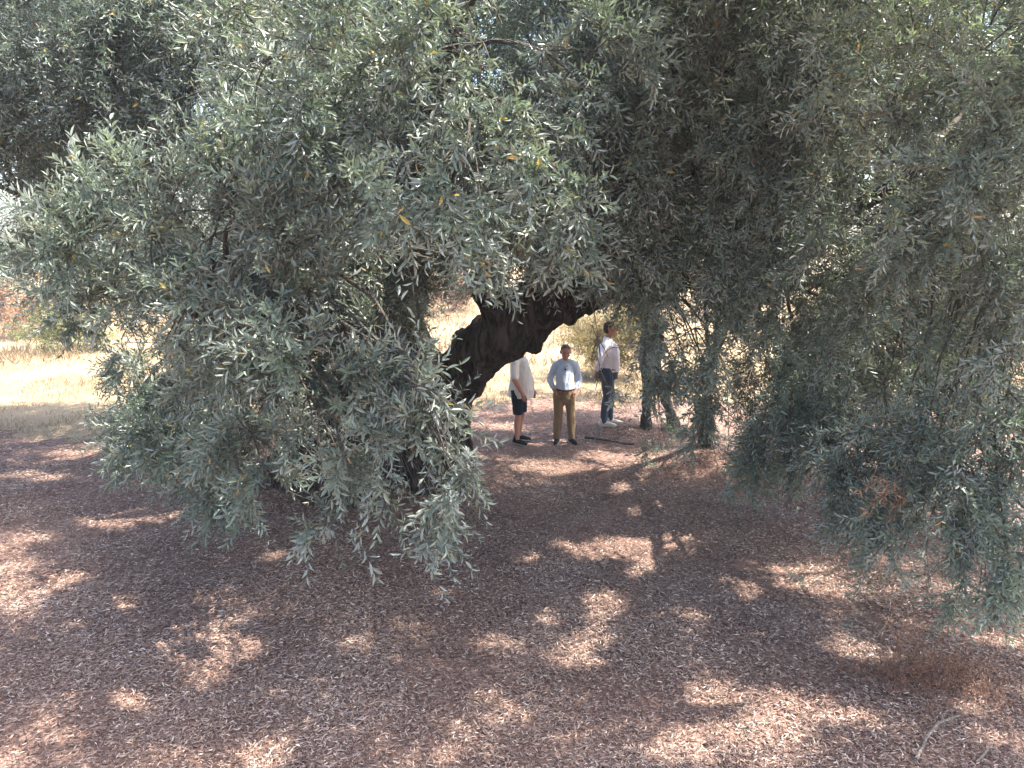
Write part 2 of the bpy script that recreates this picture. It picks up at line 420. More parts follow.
def limb(pts, radii, k=12):
    """a closed tube through points with its own radius at each; radius may be (a, b)"""
    def f(bm):
        p = np.asarray(pts, float); n = len(p)
        T = norm(np.gradient(p, axis=0)); U, W = perp(T); rings = []
        for i in range(n):
            r = radii[i]; ra, rb = (r, r) if np.isscalar(r) else r
            rings.append([bm.verts.new(tuple(p[i]+ra*math.cos(a)*U[i]+rb*math.sin(a)*W[i])) for a in np.arange(k)*2*math.pi/k])
        for i in range(n-1):
            for j in range(k):
                bm.faces.new((rings[i][j], rings[i][(j+1) % k], rings[i+1][(j+1) % k], rings[i+1][j]))
        bm.faces.new(rings[0][::-1]); bm.faces.new(rings[-1])
        for i in range(0, n):
            r = radii[i]; r = r if np.isscalar(r) else min(r)
            if i in (0, n-1): ball(p[i], r*.97, 12)(bm)
    return f

def build_boughs(root, nodes, boughs, LAD=2.3, wood=None, tint=0.0, leafmat=None):
    """each bough: woody stems (part) that carry its foliage (sub-part)"""
    nodes = np.array(nodes, float)
    for bi, clumps in enumerate(boughs):
        st, fo, fd = Geo(), Geo(), Geo()
        for cl in clumps:
            a = nodes[np.argmin(np.linalg.norm(nodes-cl.c, axis=1)+.25*np.maximum(0, nodes[:, 2]-cl.c[2]-1.5))] if cl.start is None else np.array(cl.start, float)
            pth = bez(a, cl.c, .10 if cl.c[2] > a[2] else .22, 12, .16)
            L = np.linalg.norm(cl.c-a)
            wood_tube(st, pth, min(.05, .010+.009*L)*(.3 if cl.thin < 1 else .5 if cl.droop >= .28 else 1), .003, 6)
            for _ in range(5):
                e = cl.c+rdir(1)[0]*cl.r*.75; wood_tube(st, bez(pth[-3], e, .08, 6), .007, .003, 4)
            fill(st, fo, cl, LAD, tint)
            if cl.fine and cl.leaf > .05:
                for _ in range(3):                           # bare twiglets left between the leaves
                    b0 = cl.c+rdir(1)[0]*cl.r*.55; e = b0+norm(b0-cl.c)*rng.uniform(.25, .6)-UP*rng.uniform(0, .3)
                    if keep_mask(e[None])[0]: wood_tube(st, bez(b0, e, .25, 8, .15), .0045, .0015, 4, .1)
        s = link_mesh('bough', st.mesh('bough', True), wood or TWIG, root)
        if fo.n:
            f = link_mesh('foliage', fo.mesh('foliage'), leafmat or OLIVE, s, loc=(0, 0, 0))

# ================================================================== the ancient olive in the middle
AT = P(445, 470, 9.8); AB = np.array([-1.6, 10.3, 0])
tree = tag(empty('olive_tree', tuple(AB)), 'huge ancient olive tree whose thick dark limb arches low over the men', 'tree')
pa = lambda *a: P(*a)
fork = P(452, 375, 9.6)
trunk_me = remesh([
    limb([(-2.3, 10.3, -.3), (-2.2, 10.3, .5), (-2.1, 10.2, 1.2), (-1.7, 10.0, 1.7)], [(1.7, 1.15), (1.25, .9), (.95, .75), (.6, .55)], 18),
    limb([P(452, 520, 9.7), P(450, 470, 9.7), P(446, 420, 9.65), P(444, 380, 9.6)], [.55, .36, .36, .46]),
    limb([(-3.4, 9.8, -.2), (-2.8, 10, .4), (-2.3, 10.2, 1.0)], [.5, .5, .5]),
    limb([(-1.0, 9.3, -.15), (-1.1, 9.6, .3), (-1.4, 9.9, .9)], [.35, .36, .4]),
    limb([P(395, 420, 9.8), P(425, 375, 9.6), P(445, 372, 9.6)], [.5, .34, .36]),
], 'trunk', .055, 2, .13, 1.7, .02)
link_mesh('trunk', trunk_me, BARK, tree)
limb_me = remesh([
    limb([P(440, 392, 9.6), P(455, 380, 9.5), P(474, 358, 9.3), P(496, 333, 9.1), P(522, 316, 8.9), P(556, 288, 8.7), P(590, 262, 8.5), P(640, 220, 8.2), P(690, 170, 8.0)],
         [.34, .34, .36, .38, .38, .34, .28, .2, .13], 16),
    limb([P(518, 322, 8.9), P(530, 336, 8.85), P(536, 346, 8.85)], [.26, .17, .08]),
    limb([P(504, 322, 8.95), P(488, 288, 8.7), P(476, 230, 8.2), P(500, 150, 7.8)], [.30, .24, .18, .1]),
    limb([P(565, 300, 8.65), P(610, 288, 8.7), P(660, 292, 9.0), P(720, 280, 9.2)], [.26, .17, .12, .07]),
    ball(P(575, 285, 8.6), (.32, .3, .26)),
], 'limb', .045, 2, .12, 2.0, .02)
link_mesh('limb', limb_me, BARK, tree)
limb2 = remesh([
    limb([P(440, 390, 9.6), P(422, 358, 9.6), P(406, 322, 9.55), P(396, 270, 9.3), P(370, 210, 9.0), P(330, 140, 8.6), P(300, 60, 8.2)], [.34, .26, .22, .22, .2, .16, .1], 14),
    limb([P(415, 345, 9.6), P(370, 330, 9.0), P(320, 320, 8.2), P(260, 310, 7.2), P(210, 290, 6.4)], [.28, .22, .17, .11, .05]),
    limb([P(398, 285, 9.4), P(430, 235, 8.6), P(440, 180, 7.8), P(430, 110, 7.2)], [.2, .16, .12, .07]),
], 'limb', .045, 2, .07, 2.4, .015)
link_mesh('limb', limb2, BARK, tree)
nodesA = [P(502, 338, 9.1), P(590, 262, 8.5), P(640, 220, 8.2), P(690, 170, 8.0), P(470, 230, 8.2), P(500, 150, 7.8), P(396, 270, 9.3), P(370, 210, 9.0),
          P(330, 140, 8.6), P(300, 60, 8.2), P(320, 320, 8.2), P(260, 310, 7.2), P(210, 290, 6.4), P(430, 110, 7.2), P(440, 180, 7.8), P(660, 292, 9.0), (1.5, 8, 5.5), (-1, 8.5, 5.5)]
near = dict(leaf=.070, K=14)
bush_left = [C(60, 248, 4.9, 62, 48, up=1.1, droop=.0, **near), C(140, 225, 4.9, 75, 55, up=1.1, droop=.0, **near), C(215, 235, 5.0, 75, 62, up=.9, droop=.02, **near),
    C(120, 310, 5.6, 55, 45, up=.6, droop=.08, **near), C(70, 285, 5.4, 55, 30, **near), C(190, 320, 5.2, 80, 62, up=.6, droop=.08, **near), C(290, 300, 5.0, 85, 80, up=.5, droop=.1, **near), C(160, 400, 6.6, 50, 50, **near), C(230, 400, 5.8, 80, 55, **near)]
bush_low = [C(120, 430, 7.4, 38, 34, **near), C(185, 455, 6.8, 60, 34, **near), C(255, 465, 6.2, 60, 34, **near), C(300, 430, 5.8, 70, 45, **near), C(428, 388, 4.7, 24, 20, up=.5, **near), C(442, 425, 4.7, 24, 26, **near), C(340, 455, 5.4, 62, 40, **near), C(270, 480, 5.6, 56, 26, dens=.8, **near), C(150, 430, 7.0, 50, 36, **near), C(320, 380, 4.7, 85, 62, up=.5, droop=.1, **near), C(390, 400, 4.3, 62, 48, up=.5, droop=.1, **near), C(440, 408, 4.5, 34, 34, up=.5, droop=.15, **near), C(448, 455, 4.6, 26, 34, **near), C(430, 435, 4.3, 48, 42, dens=.9, **near), C(468, 478, 4.3, 24, 30, dens=.7, **near), C(290, 445, 5.2, 80, 48, **near),
    C(370, 458, 4.6, 60, 34, dens=.8, **near), C(430, 490, 4.5, 36, 26, dens=.5, droop=.3, **near), C(220, 440, 6.4, 65, 40, dens=.8, **near), C(335, 520, 4.9, 34, 40, dens=.6, droop=.35, up=0, thin=.22, start=P(330, 440, 5), **near), C(385, 525, 4.6, 40, 52, dens=.6, droop=.4, up=0, thin=.2, start=P(390, 440, 4.7), **near), C(430, 520, 4.5, 26, 46, dens=.6, droop=.4, up=0, thin=.22, start=P(432, 460, 4.5), **near),
    C(390, 350, 5.4, 45, 34, **near), C(160, 440, 7.6, 55, 30, dens=.8, **near), C(225, 485, 6.4, 40, 18, dens=.4, **near)]
bush_back = [C(150, 360, 8.4, 50, 44, leaf=.062, K=12), C(225, 350, 8.6, 70, 60, leaf=.062, K=12), C(310, 350, 8.8, 70, 60, leaf=.062, K=12), C(190, 415, 8.8, 62, 32, leaf=.062, K=12), C(130, 290, 8.2, 44, 36, leaf=.062, K=12), C(200, 270, 8.2, 70, 44, leaf=.062, K=12), C(290, 270, 8.4, 70, 50, leaf=.062, K=12), C(370, 270, 8.6, 50, 45, leaf=.062, K=12)]
centre_front = [C(290, 60, 5.3, 85, 80, **near), C(390, 70, 5.0, 88, 80, **near), C(490, 60, 5.0, 88, 80, **near), C(580, 75, 5.3, 75, 78, **near), C(280, 155, 5.2, 75, 72, **near), C(370, 175, 4.8, 80, 66, **near),
    C(465, 175, 4.6, 82, 66, **near), C(550, 185, 4.9, 66, 60, **near), C(340, 250, 5.4, 62, 52, droop=.3, **near), C(420, 245, 5.2, 62, 45, droop=.34, **near), C(500, 232, 4.9, 50, 42, droop=.36, **near), C(565, 240, 5.2, 42, 38, droop=.34, **near)]
mid = dict(leaf=.062, K=12)
centre_back = [C(330, 130, 7.6, 130, 120, dens=1.1, **mid), C(450, 100, 7.4, 130, 120, dens=1.1, **mid), C(570, 110, 7.6, 120, 120, dens=1.1, **mid), C(690, 110, 8.2, 110, 120, dens=1.1, **mid), C(790, 130, 8.2, 90, 120, dens=1.1, **mid), C(720, 240, 8.6, 80, 50, **mid), C(400, 225, 8.0, 95, 55, **mid), C(510, 225, 8.0, 80, 45, **mid),
    C(480, 282, 8.2, 26, 14, droop=.3, **mid), C(418, 292, 8.8, 20, 20, **mid), C(390, 310, 9.2, 40, 45, **mid), C(610, 230, 8.2, 70, 55, **mid), C(340, 350, 8.6, 70, 60, **mid)]
right_mid = [C(640, 50, 6.6, 85, 80, **mid), C(735, 60, 6.5, 88, 80, **mid), C(640, 150, 6.6, 78, 70, **mid), C(725, 160, 6.5, 85, 72, **mid), C(655, 238, 6.9, 68, 50, droop=.3, **mid), C(735, 245, 6.8, 72, 58, droop=.3, **mid),
    C(625, 278, 7.6, 36, 26, droop=.35, **mid), C(690, 285, 7.4, 50, 22, droop=.35, **mid), C(800, 110, 6.4, 70, 90, **mid), C(800, 220, 6.4, 66, 70, droop=.28, **mid),
    C(600, 355, 6.3, 12, 30, dens=.16, droop=.4, up=0, thin=.4, start=P(588, 285, 6.5), **mid), C(603, 388, 6.4, 12, 22, dens=.16, droop=.4, up=0, thin=.4, start=P(592, 325, 6.4), **mid), C(664, 330, 7.4, 30, 26, droop=.4, **mid), C(692, 390, 7.6, 30, 40, droop=.4, **mid), C(700, 320, 7.6, 36, 26, droop=.4, **mid), C(660, 345, 6.6, 28, 40, dens=.85, droop=.45, up=0, start=P(665, 285, 6.8), **mid),
    C(692, 345, 6.8, 36, 42, dens=.75, droop=.45, up=0, start=P(700, 285, 7), **mid), C(655, 395, 6.6, 24, 30, dens=.35, droop=.4, up=0, thin=.4, start=P(672, 350, 6.6), **mid), C(712, 432, 7.0, 24, 26, dens=1.1, droop=.3, **mid), C(704, 392, 7.2, 26, 32, dens=1.0, droop=.35, **mid), C(742, 435, 7.0, 30, 34, droop=.3, **mid), C(728, 320, 7.2, 40, 30, droop=.35, **mid), C(735, 385, 7.2, 38, 46, droop=.35, **mid), C(722, 420, 7.0, 30, 36, dens=.9, droop=.45, up=0, start=P(705, 350, 7), **mid)]
far = dict(leaf=.085, K=10, fine=False)
top_crown = [Clump((x, y, z), (1.3, 1.3, .8), dens=1.15, **far) for x, y, z in
    [(2.0, 6.5, 6.0), (1.0, 6.9, 6.0), (2.6, 6.4, 5.8), (-.6, 8.0, 6.6), (1.2, 7.6, 6.8), (2.9, 7.6, 6.5), (-2.2, 8.2, 5.9), (-2.0, 9.8, 6.3), (0, 9.8, 6.9), (1.9, 9.6, 6.9), (3.4, 9.4, 6.2), (-3.4, 9.6, 5.2),
     (-1.0, 11.4, 5.9), (.9, 11.4, 6.1), (2.6, 11.2, 5.8), (-2.8, 11.3, 4.9), (0, 12.7, 4.8), (1.8, 12.6, 5.0)]]
shade_clumps_a = [Clump((x, y, z), (.65, .55, .38), dens=1.3, droop=.1, **far) for x, y, z in [(2.1, 5.05, 5.65), (1.4, 5.2, 5.7), (2.9, 4.3, 5.6), (1.9, 4.35, 5.6)]]+[Clump((x, 3.75, 5.6), (.6, .45, .35), dens=1.3, droop=.1, **far) for x in (-1.5, -.7, .1, .9, 1.7, 2.5)]  # unseen clumps above the frame, added to block sun from the foreground
build_boughs(tree, nodesA, [bush_left, bush_low, bush_back, centre_front, centre_back, right_mid, top_crown, shade_clumps_a], 2.7)

# ================================================================== right-hand olive with a leaning trunk on an old root mound
RB = np.array([3.0, 10.9, .2])
rt = tag(empty('olive_tree', tuple(RB)), 'olive tree with a thin leaning trunk and pale foliage hanging to the ground', 'tree')
rtm = remesh([limb([(3.05, 10.9, -.2), (3.0, 10.9, .3), P(700, 400, 10.8), P(712, 360, 10.7), P(728, 318, 10.4), P(742, 270, 9.8), P(770, 190, 9.0), P(810, 100, 8.0)],
                   [.28, .16, .105, .105, .105, .10, .09, .06]),
              limb([(3.0, 10.9, 0), (3.5, 10.6, .2), (3.9, 10.5, .02)], [.2, .14, .07])],
             'trunk', .03, 2, .05, 3.5, .012)
link_mesh('trunk', rtm, BARK2, rt)
for pts, r in (([P(712, 372, 10.7), P(707, 335, 10.6), P(706, 300, 10.4), P(708, 240, 9.8)], .035), ([P(716, 352, 10.7), P(718, 320, 10.4), P(720, 285, 10.2), P(728, 230, 9.6)], .05)):
    g = Geo(); wood_tube(g, np.array(pts), r, r*.7, 7, .06); link_mesh('limb', g.mesh('limb', True), BARK2, rt)
limb3 = remesh([limb([P(735, 300, 10.2), P(800, 250, 9.2), P(870, 200, 8.0), P(940, 150, 6.8), P(1020, 100, 5.8)], [.11, .1, .085, .06, .03]),
                limb([P(742, 290, 10.0), P(820, 280, 8.4), P(900, 270, 7.0), P(1000, 270, 5.9)], [.08, .06, .04, .02])], 'limb', .02, 1, .02, 5)
link_mesh('limb', limb3, BARK2, rt)
def along(pts, n=5):
    q = np.array(pts); t = np.linspace(0, len(q)-1, n*(len(q)-1)+1); return [np.array([np.interp(x, range(len(q)), q[:, k]) for k in range(3)]) for x in t]
nodesR = along([P(742, 270, 9.8), P(770, 190, 9), P(810, 100, 8)]) + along([P(800, 250, 9.2), P(870, 200, 8), P(940, 150, 6.8), P(1020, 100, 5.8)]) + along([P(742, 290, 10.0), P(820, 280, 8.4), P(900, 270, 7.0), P(1000, 270, 5.9)])
rr = dict(leaf=.058, K=14)
right_top = [C(880, 50, 5.4, 88, 82, droop=.12, **rr), C(975, 50, 5.0, 85, 82, droop=.12, **rr), C(875, 150, 5.4, 82, 76, droop=.16, **rr), C(970, 150, 4.9, 82, 76, droop=.12, **rr), C(880, 240, 5.8, 78, 52, **rr), C(975, 240, 5.2, 78, 56, **rr),
    C(1040, 120, 4.8, 50, 110, **rr), C(1060, 300, 5.0, 50, 110, **rr)]
right_low = [C(800, 300, 6.6, 62, 50, droop=.3, **rr), C(870, 290, 6.4, 60, 46, dens=1, droop=.3, **rr), C(950, 300, 5.8, 62, 50, dens=1, droop=.3, **rr), C(745, 370, 7.8, 48, 55, dens=.8, droop=.3, **rr), C(820, 385, 6.8, 66, 55, dens=.85, droop=.3, **rr),
    C(900, 360, 7.0, 60, 50, dens=.7, **rr), C(1000, 330, 5.6, 42, 40, dens=.7, **rr), C(770, 440, 7.2, 56, 46, dens=.9, droop=.32, **rr), C(840, 450, 6.4, 66, 42, dens=.9, droop=.3, **rr)]
right_hang = [C(860, 425, 6.0, 70, 45, droop=.3, **rr), C(790, 400, 6.6, 60, 50, droop=.3, **rr), C(730, 410, 7.2, 42, 50, dens=.8, droop=.32, **rr), C(950, 420, 5.5, 60, 40, droop=.3, **rr), C(870, 470, 5.9, 60, 40, droop=.3, **rr), C(960, 490, 5.3, 60, 44, droop=.3, **rr), C(1030, 420, 5.2, 40, 70, droop=.3, **rr), C(920, 455, 5.5, 75, 48, droop=.3, **rr), C(1000, 450, 5.1, 55, 62, droop=.3, **rr), C(930, 520, 5.4, 70, 50, dens=1.0, droop=.36, **rr), C(1005, 540, 5.0, 50, 62, dens=1.0, droop=.36, **rr), C(880, 515, 5.8, 52, 45, dens=.8, droop=.36, **rr),
    C(900, 560, 5.6, 56, 34, dens=.8, droop=.4, thin=.5, **rr), C(985, 580, 5.2, 50, 40, dens=.9, droop=.4, thin=.5, **rr), C(815, 500, 6.6, 50, 24, dens=.3, droop=.36, **rr), C(990, 385, 6.2, 50, 42, dens=.6, **rr), C(920, 405, 6.6, 60, 36, dens=.6, **rr)]
right_crown = [Clump((x, y, z), (1.3, 1.3, .8), dens=1.1, **far) for x, y, z in
    [(4.2, 5.9, 5.6), (5.9, 6.1, 5.3), (4.8, 8.0, 6.3), (6.6, 8.1, 5.8), (4.9, 9.8, 6.2), (6.6, 10, 5.5), (4.4, 11.4, 5.6), (6.0, 11.6, 5.0), (8.0, 7.0, 5.0), (8.0, 9.2, 4.9), (3.4, 12.6, 4.9)]]
shade_clumps_r = [Clump((x, y, z), (.75, .6, .6), dens=1.2, leaf=.075, K=12) for x, y, z in [(4.7, 4.1, 3.4), (5.3, 4.3, 4.4), (4.6, 4.5, 4.9), (6.0, 5.0, 4.2), (5.6, 5.6, 3.4), (3.6, 3.9, 5.5), (4.4, 3.7, 5.5)]]  # clumps out of view, added to shade the ground at lower right
right_back = [C(880, 130, 8.6, 130, 130, dens=1.0, **mid), C(1000, 150, 8.2, 120, 130, dens=1.0, **mid), C(780, 250, 8.8, 80, 60, dens=1.0, **mid), C(930, 285, 9.2, 90, 45, dens=.9, **mid), C(850, 330, 9.0, 70, 45, dens=.7, **mid), C(780, 340, 9.0, 60, 50, dens=.7, **mid),
    C(1010, 300, 8.6, 60, 50, dens=.8, **mid), C(800, 420, 9.0, 70, 36, dens=.7, **mid), C(900, 420, 8.4, 70, 34, dens=.8, **mid), C(990, 430, 8.0, 60, 40, dens=.8, **mid), C(960, 350, 8.6, 50, 40, dens=1.0, **mid), C(900, 370, 9.2, 60, 36, **mid), C(840, 375, 9.4, 60, 40, **mid), C(770, 390, 9.4, 50, 40, **mid), C(1010, 380, 8.4, 50, 40, **mid), C(930, 330, 7.6, 60, 36, **mid), C(860, 340, 7.6, 50, 40, **mid)]
build_boughs(rt, nodesR, [right_top, right_low, right_hang, right_back, shade_clumps_r, right_crown], 2.7, tint=.05)
# dead twig with orange-brown leaves, and bare bleached branches among the hanging foliage
g = Geo(); dt = Geo()
base = P(905, 470, 5.2)
for e in (P(868, 512, 5.2), P(880, 500, 5.15), P(902, 515, 5.2), P(890, 528, 5.25), P(858, 492, 5.25)):
    pth = bez(base, e, .1, 7); wood_tube(g, pth, .006, .002, 4)
    for i in range(3, 7):
        m = 9; d = norm(rdir(m)-UP*.3); leaves(dt, pth[i]+rdir(m)*.02, d, rdir(m), rng.uniform(.04, .065, m), rng.uniform(.008, .013, m), rng.uniform(0, 1, m))
s = link_mesh('dead_twig', g.mesh('dead_twig', True), TWIG, rt); s['label'] = 'dead twig with orange-brown dried leaves'
link_mesh('foliage', dt.mesh('dead_foliage'), DRYLEAF, s, loc=(0, 0, 0))
for pts, r in (([P(938, 458, 5.0), P(955, 466, 4.95), P(968, 487, 4.95), P(976, 505, 5.0)], .009), ([P(925, 498, 5.0), P(938, 518, 5.0), P(950, 532, 5.0)], .007),
               ([P(985, 118, 4.6), P(1003, 108, 4.6), P(1024, 97, 4.6), P(1060, 85, 4.7)], .009), ([P(848, 452, 5.6), P(858, 480, 5.6), P(866, 505, 5.6)], .006)):
    g = Geo(); q = np.array(pts); t = np.linspace(0, len(q)-1, 12)
    q = np.stack([np.interp(t, range(len(q)), q[:, k]) for k in range(3)], 1)
    wood_tube(g, q, r*.7, r, 6, .05); link_mesh('bare_branch', g.mesh('bare_branch', True), TWIG, rt)

# ================================================================== olive with a split trunk standing on two legs
SB = G(655, 432, .1); SB[1] = 12.7
st = tag(empty('olive_tree', (SB[0], SB[1], .1)), 'olive tree with a grey trunk that splits into two leaning legs', 'tree')
stm = remesh([limb([P(646, 440, 12.7), P(647, 410, 12.7), P(648, 375, 12.7)], [.15, .095, .13]), limb([P(677, 436, 12.6), P(668, 408, 12.65), P(656, 372, 12.7)], [.15, .09, .12]),
              limb([P(651, 380, 12.7), P(651, 350, 12.7), P(650, 325, 12.7), P(652, 290, 12.5), P(660, 240, 12.2), P(672, 170, 11.8)], [.19, .185, .17, .15, .12, .08])], 'trunk', .025, 2, .04, 4, .01)
link_mesh('trunk', stm, BARK2, st)
nodesS = [P(652, 290, 12.5), P(660, 240, 12.2), P(672, 170, 11.8)]
split_c = [C(690, 240, 11.5, 90, 45, **mid), C(620, 240, 11.8, 70, 40, **mid), C(660, 300, 11.4, 60, 14, dens=.8, droop=.34, **mid), C(660, 440, 10.6, 30, 18, dens=.7, droop=.3, **mid)]
split_top = [Clump((x, y, z), (1.3, 1.3, .8), dens=.9, **far) for x, y, z in [(3.4, 11.9, 5.7), (4.2, 14.2, 5.2), (2.8, 15.6, 4.6), (5.0, 15.8, 5.0), (2.2, 13.2, 4.9), (3.6, 13.2, 5.0), (2.6, 14.4, 4.4), (4.6, 12.8, 4.4)]]
W_SAVE = WINDOWS; WINDOWS = [w for w in WINDOWS if w[0][0] not in ((592, 312), (668, 310))]
WINDOWS = [w if w[0][0] != (462, 410) else ([(462, 410), (500, 362), (535, 352), (560, 312), (592, 308), (594, 440), (600, 490), (492, 500), (470, 470)], 2, 26, .03) for w in WINDOWS]
build_boughs(st, nodesS, [split_c, split_top], 2.4, tint=-.05)
WINDOWS = W_SAVE

# ================================================================== shaded olive behind on the left
LB = np.array([-5.3, 12.4, 0])
lt = tag(empty('olive_tree', tuple(LB)), 'dark shaded olive tree with a flared trunk behind the leafy low branches', 'tree')
ltm = remesh([limb([(-5.4, 12.3, -.3), (-5.3, 12.4, .5), (-5.1, 12.5, 1.3), (-4.9, 12.6, 2.2), (-5.2, 12.4, 3.3), (-5.6, 12, 4.3)], [(1.15, .8), (.8, .6), (.62, .5), (.5, .42), (.3, .28), (.12, .12)], 16),
              limb([(-6.75, 12.0, -.2), (-6.35, 12.1, .15), (-5.8, 12.2, .8)], [.22, .34, .4]), limb([(-4.9, 12.6, 2.2), (-4.3, 12.3, 3.4), (-3.6, 11.6, 4.6)], [.35, .24, .1]),
              limb([(-5, 12.6, 2), (-5.9, 12, 3), (-7.2, 11.2, 4)], [.35, .2, .08])], 'trunk', .05, 2, .12, 1.9, .02)
link_mesh('trunk', ltm, BARK, lt)
nodesL = [(-4.9, 12.6, 2.2), (-5.2, 12.4, 3.3), (-5.6, 12, 4.3), (-4.3, 12.3, 3.4), (-3.6, 11.6, 4.6), (-5.9, 12, 3), (-7.2, 11.2, 4)]
lf = dict(leaf=.064, K=10)
left_front = [C(40, 40, 9.0, 90, 75, **lf), C(130, 45, 8.8, 90, 75, **lf), C(215, 30, 8.8, 75, 60, **lf), C(40, 130, 9.6, 75, 60, dens=.9, **lf), C(120, 150, 9.8, 75, 62, dens=.9, **lf), C(200, 150, 10, 60, 60, dens=.8, **lf), C(40, 210, 10.4, 60, 50, dens=.8, **lf), C(110, 220, 10.4, 70, 50, **lf),
    C(-40, 60, 8.8, 60, 90, **lf), C(-50, 180, 9.6, 60, 60, **lf)]
left_back = [C(60, 90, 13, 120, 110, dens=1.0, **far), C(200, 90, 13, 110, 90, dens=.75, **far), C(80, 210, 13.5, 120, 60, dens=1.0, **far), C(260, 200, 13, 100, 100, dens=.8, **far), C(330, 290, 13.5, 70, 50, **far)]
left_top = [Clump((x, y, z), (1.3, 1.3, .8), dens=1.2, **far) for x, y, z in [(-3.4, 9.3, 6.5), (-4.6, 9.0, 6.6), (-4.4, 9.6, 5.6), (-6.2, 9.6, 5.8), (-8, 10, 5.4), (-5.2, 11.6, 6.2), (-7, 11.6, 6.0), (-4.0, 13.2, 5.6), (-6, 13.6, 5.6), (-8.6, 12, 5), (-9.6, 10.4, 4.8)]]
build_boughs(lt, nodesL, [left_front, left_back, left_top], 2.3, tint=-.14)  # lowered tint paints shade into this tree's leaf colour

# ================================================================== farther trees and scrub in the field
FAR_LABELS = ['farther small olive tree standing in the sunlit field behind the gnarled limb', 'farther round olive tree across the dry field behind the men', 'farther olive tree across the field behind the leaning trunk',
              'farther broad olive tree at the edge of the field', 'distant olive tree seen through gaps of the pale foliage', 'distant olive tree beyond the dry grass behind the dark shaded tree', 'distant tall olive tree at the end of the field']
for i, (x, y, h) in enumerate([(-4.5, 36, 4.6), (3.5, 41, 5.0), (11, 34, 4.8), (22, 38, 5.2), (17, 27, 4.6), (-23, 33, 5.0), (-14, 44, 6.5)]):
    t = tag(empty('olive_tree', (x, y, 0)), FAR_LABELS[i], 'tree', 'farther olive trees beyond the field')
    link_mesh('trunk', remesh([limb([(x, y, -.2), (x+.1, y, h*.25), (x+.3, y, h*.45), (x, y, h*.7)], [.5, .3, .22, .1])], 'trunk', .07, 1, .06, 3), BARK2, t)
    cl = [Clump((x+rng.uniform(-1.5, 1.5), y+rng.uniform(-1.2, 1.2), h*rng.uniform(.5, .85)), (1.3, 1.3, .95), dens=1.0, leaf=.15, K=8, fine=False) for _ in range(7)]
    build_boughs(t, [(x+.3, y, h*.45), (x, y, h*.7)], [cl], 2.0)
def shrub(name, label, cat, x, y, r, h, m, leaf=.06, dens=1.0, group=None):
    z = float(hgt(x, y))
    t = tag(empty(name, (x, y, z)), label, cat, group)
    cl = [Clump((x+rng.uniform(-.5, .5)*r, y+rng.uniform(-.5, .5)*r, z+h*rng.uniform(.35, .75)), (r*.6, r*.6, h*.4), dens=dens, droop=.02, up=.5, leaf=leaf, K=8, fine=False) for _ in range(4)]
    build_boughs(t, [(x, y, z)], [cl], 2.0, leafmat=m)
W_SAVE = WINDOWS; WINDOWS = []
shrub('shrub', 'dry brown shrub growing behind the tall man in jeans', 'shrub', 2.6, 18.5, 1.3, 2.3, BUSHLEAF, .07)
shrub('shrub', 'rust red dry shrub at the left edge of the field', 'shrub', -17.5, 27, 1.5, 1.7, DRYLEAF, .10)
shrub('shrub', 'yellow-green bush at the left edge of the dry field', 'shrub', -14.2, 23.5, 1.4, 1.3, LIMELEAF, .09)
shrub('shrub', 'reddish bush in the grass seen through the fork of the trunk', 'shrub', -3.2, 38, 1.9, 1.5, DRYLEAF, .10)
shrub('shrub', 'olive-brown bush in the field right of the leaning trunk', 'shrub', 9.5, 21, 1.3, 1.8, BUSHLEAF, .09)
shrub('shrub', 'lime green young bush behind the hanging pale foliage', 'shrub', 12.4, 22.5, 1.2, 2.5, LIMELEAF, .09)
WINDOWS = W_SAVE

# ================================================================== leaf litter, grass, weeds
def scatter(n, x0, x1, y0, y1): return rng.uniform(x0, x1, n), rng.uniform(y0, y1, n)
g = Geo()
for n, y0, y1, fine in ((210000, 3.6, 7.2, True), (130000, 7.2, 11, False), (80000, 11, 17, False)):
    y = rng.uniform(y0, y1, n); x = rng.uniform(-1, 1, n)*(y*.78+.8)
    k = y < field_edge(x)+rng.normal(0, .5, n); x, y = x[k], y[k]; n = len(x)
    cl = np.array([mnoise.noise(Vector((a*1.1, b*1.1, 3.0))) for a, b in zip(x.tolist(), y.tolist())])
    k = rng.uniform(size=n) < np.clip(.85+.8*cl, .45, 1); x, y, cl = x[k], y[k], cl[k]; n = len(x)
    a = rng.uniform(0, 6.283, n); tilt = rng.normal(0, .22, n)
    ld = norm(np.stack([np.cos(a), np.sin(a), tilt], 1)); nr = norm(rng.normal(0, .5, (n, 3))+UP*rng.choice([-1, 1], n)[:, None])
    z = hgt(x, y)+.008+rng.uniform(0, .014, n)+np.abs(tilt)*.01
    ln = rng.uniform(.018, .046, n)*(1+.06*(y-3.6))
    leaves(g, np.stack([x, y, z], 1), ld, nr, ln, ln*rng.uniform(.17, .27, n), np.clip(rng.beta(1.4, 2.2, n)+.2*cl, 0, 1), fine)
tag(link_mesh('leaf_litter', g.mesh('leaf_litter'), LITTER), 'thick carpet of fallen brown olive leaves over red soil', 'leaf litter', kind='stuff')
g = Geo()
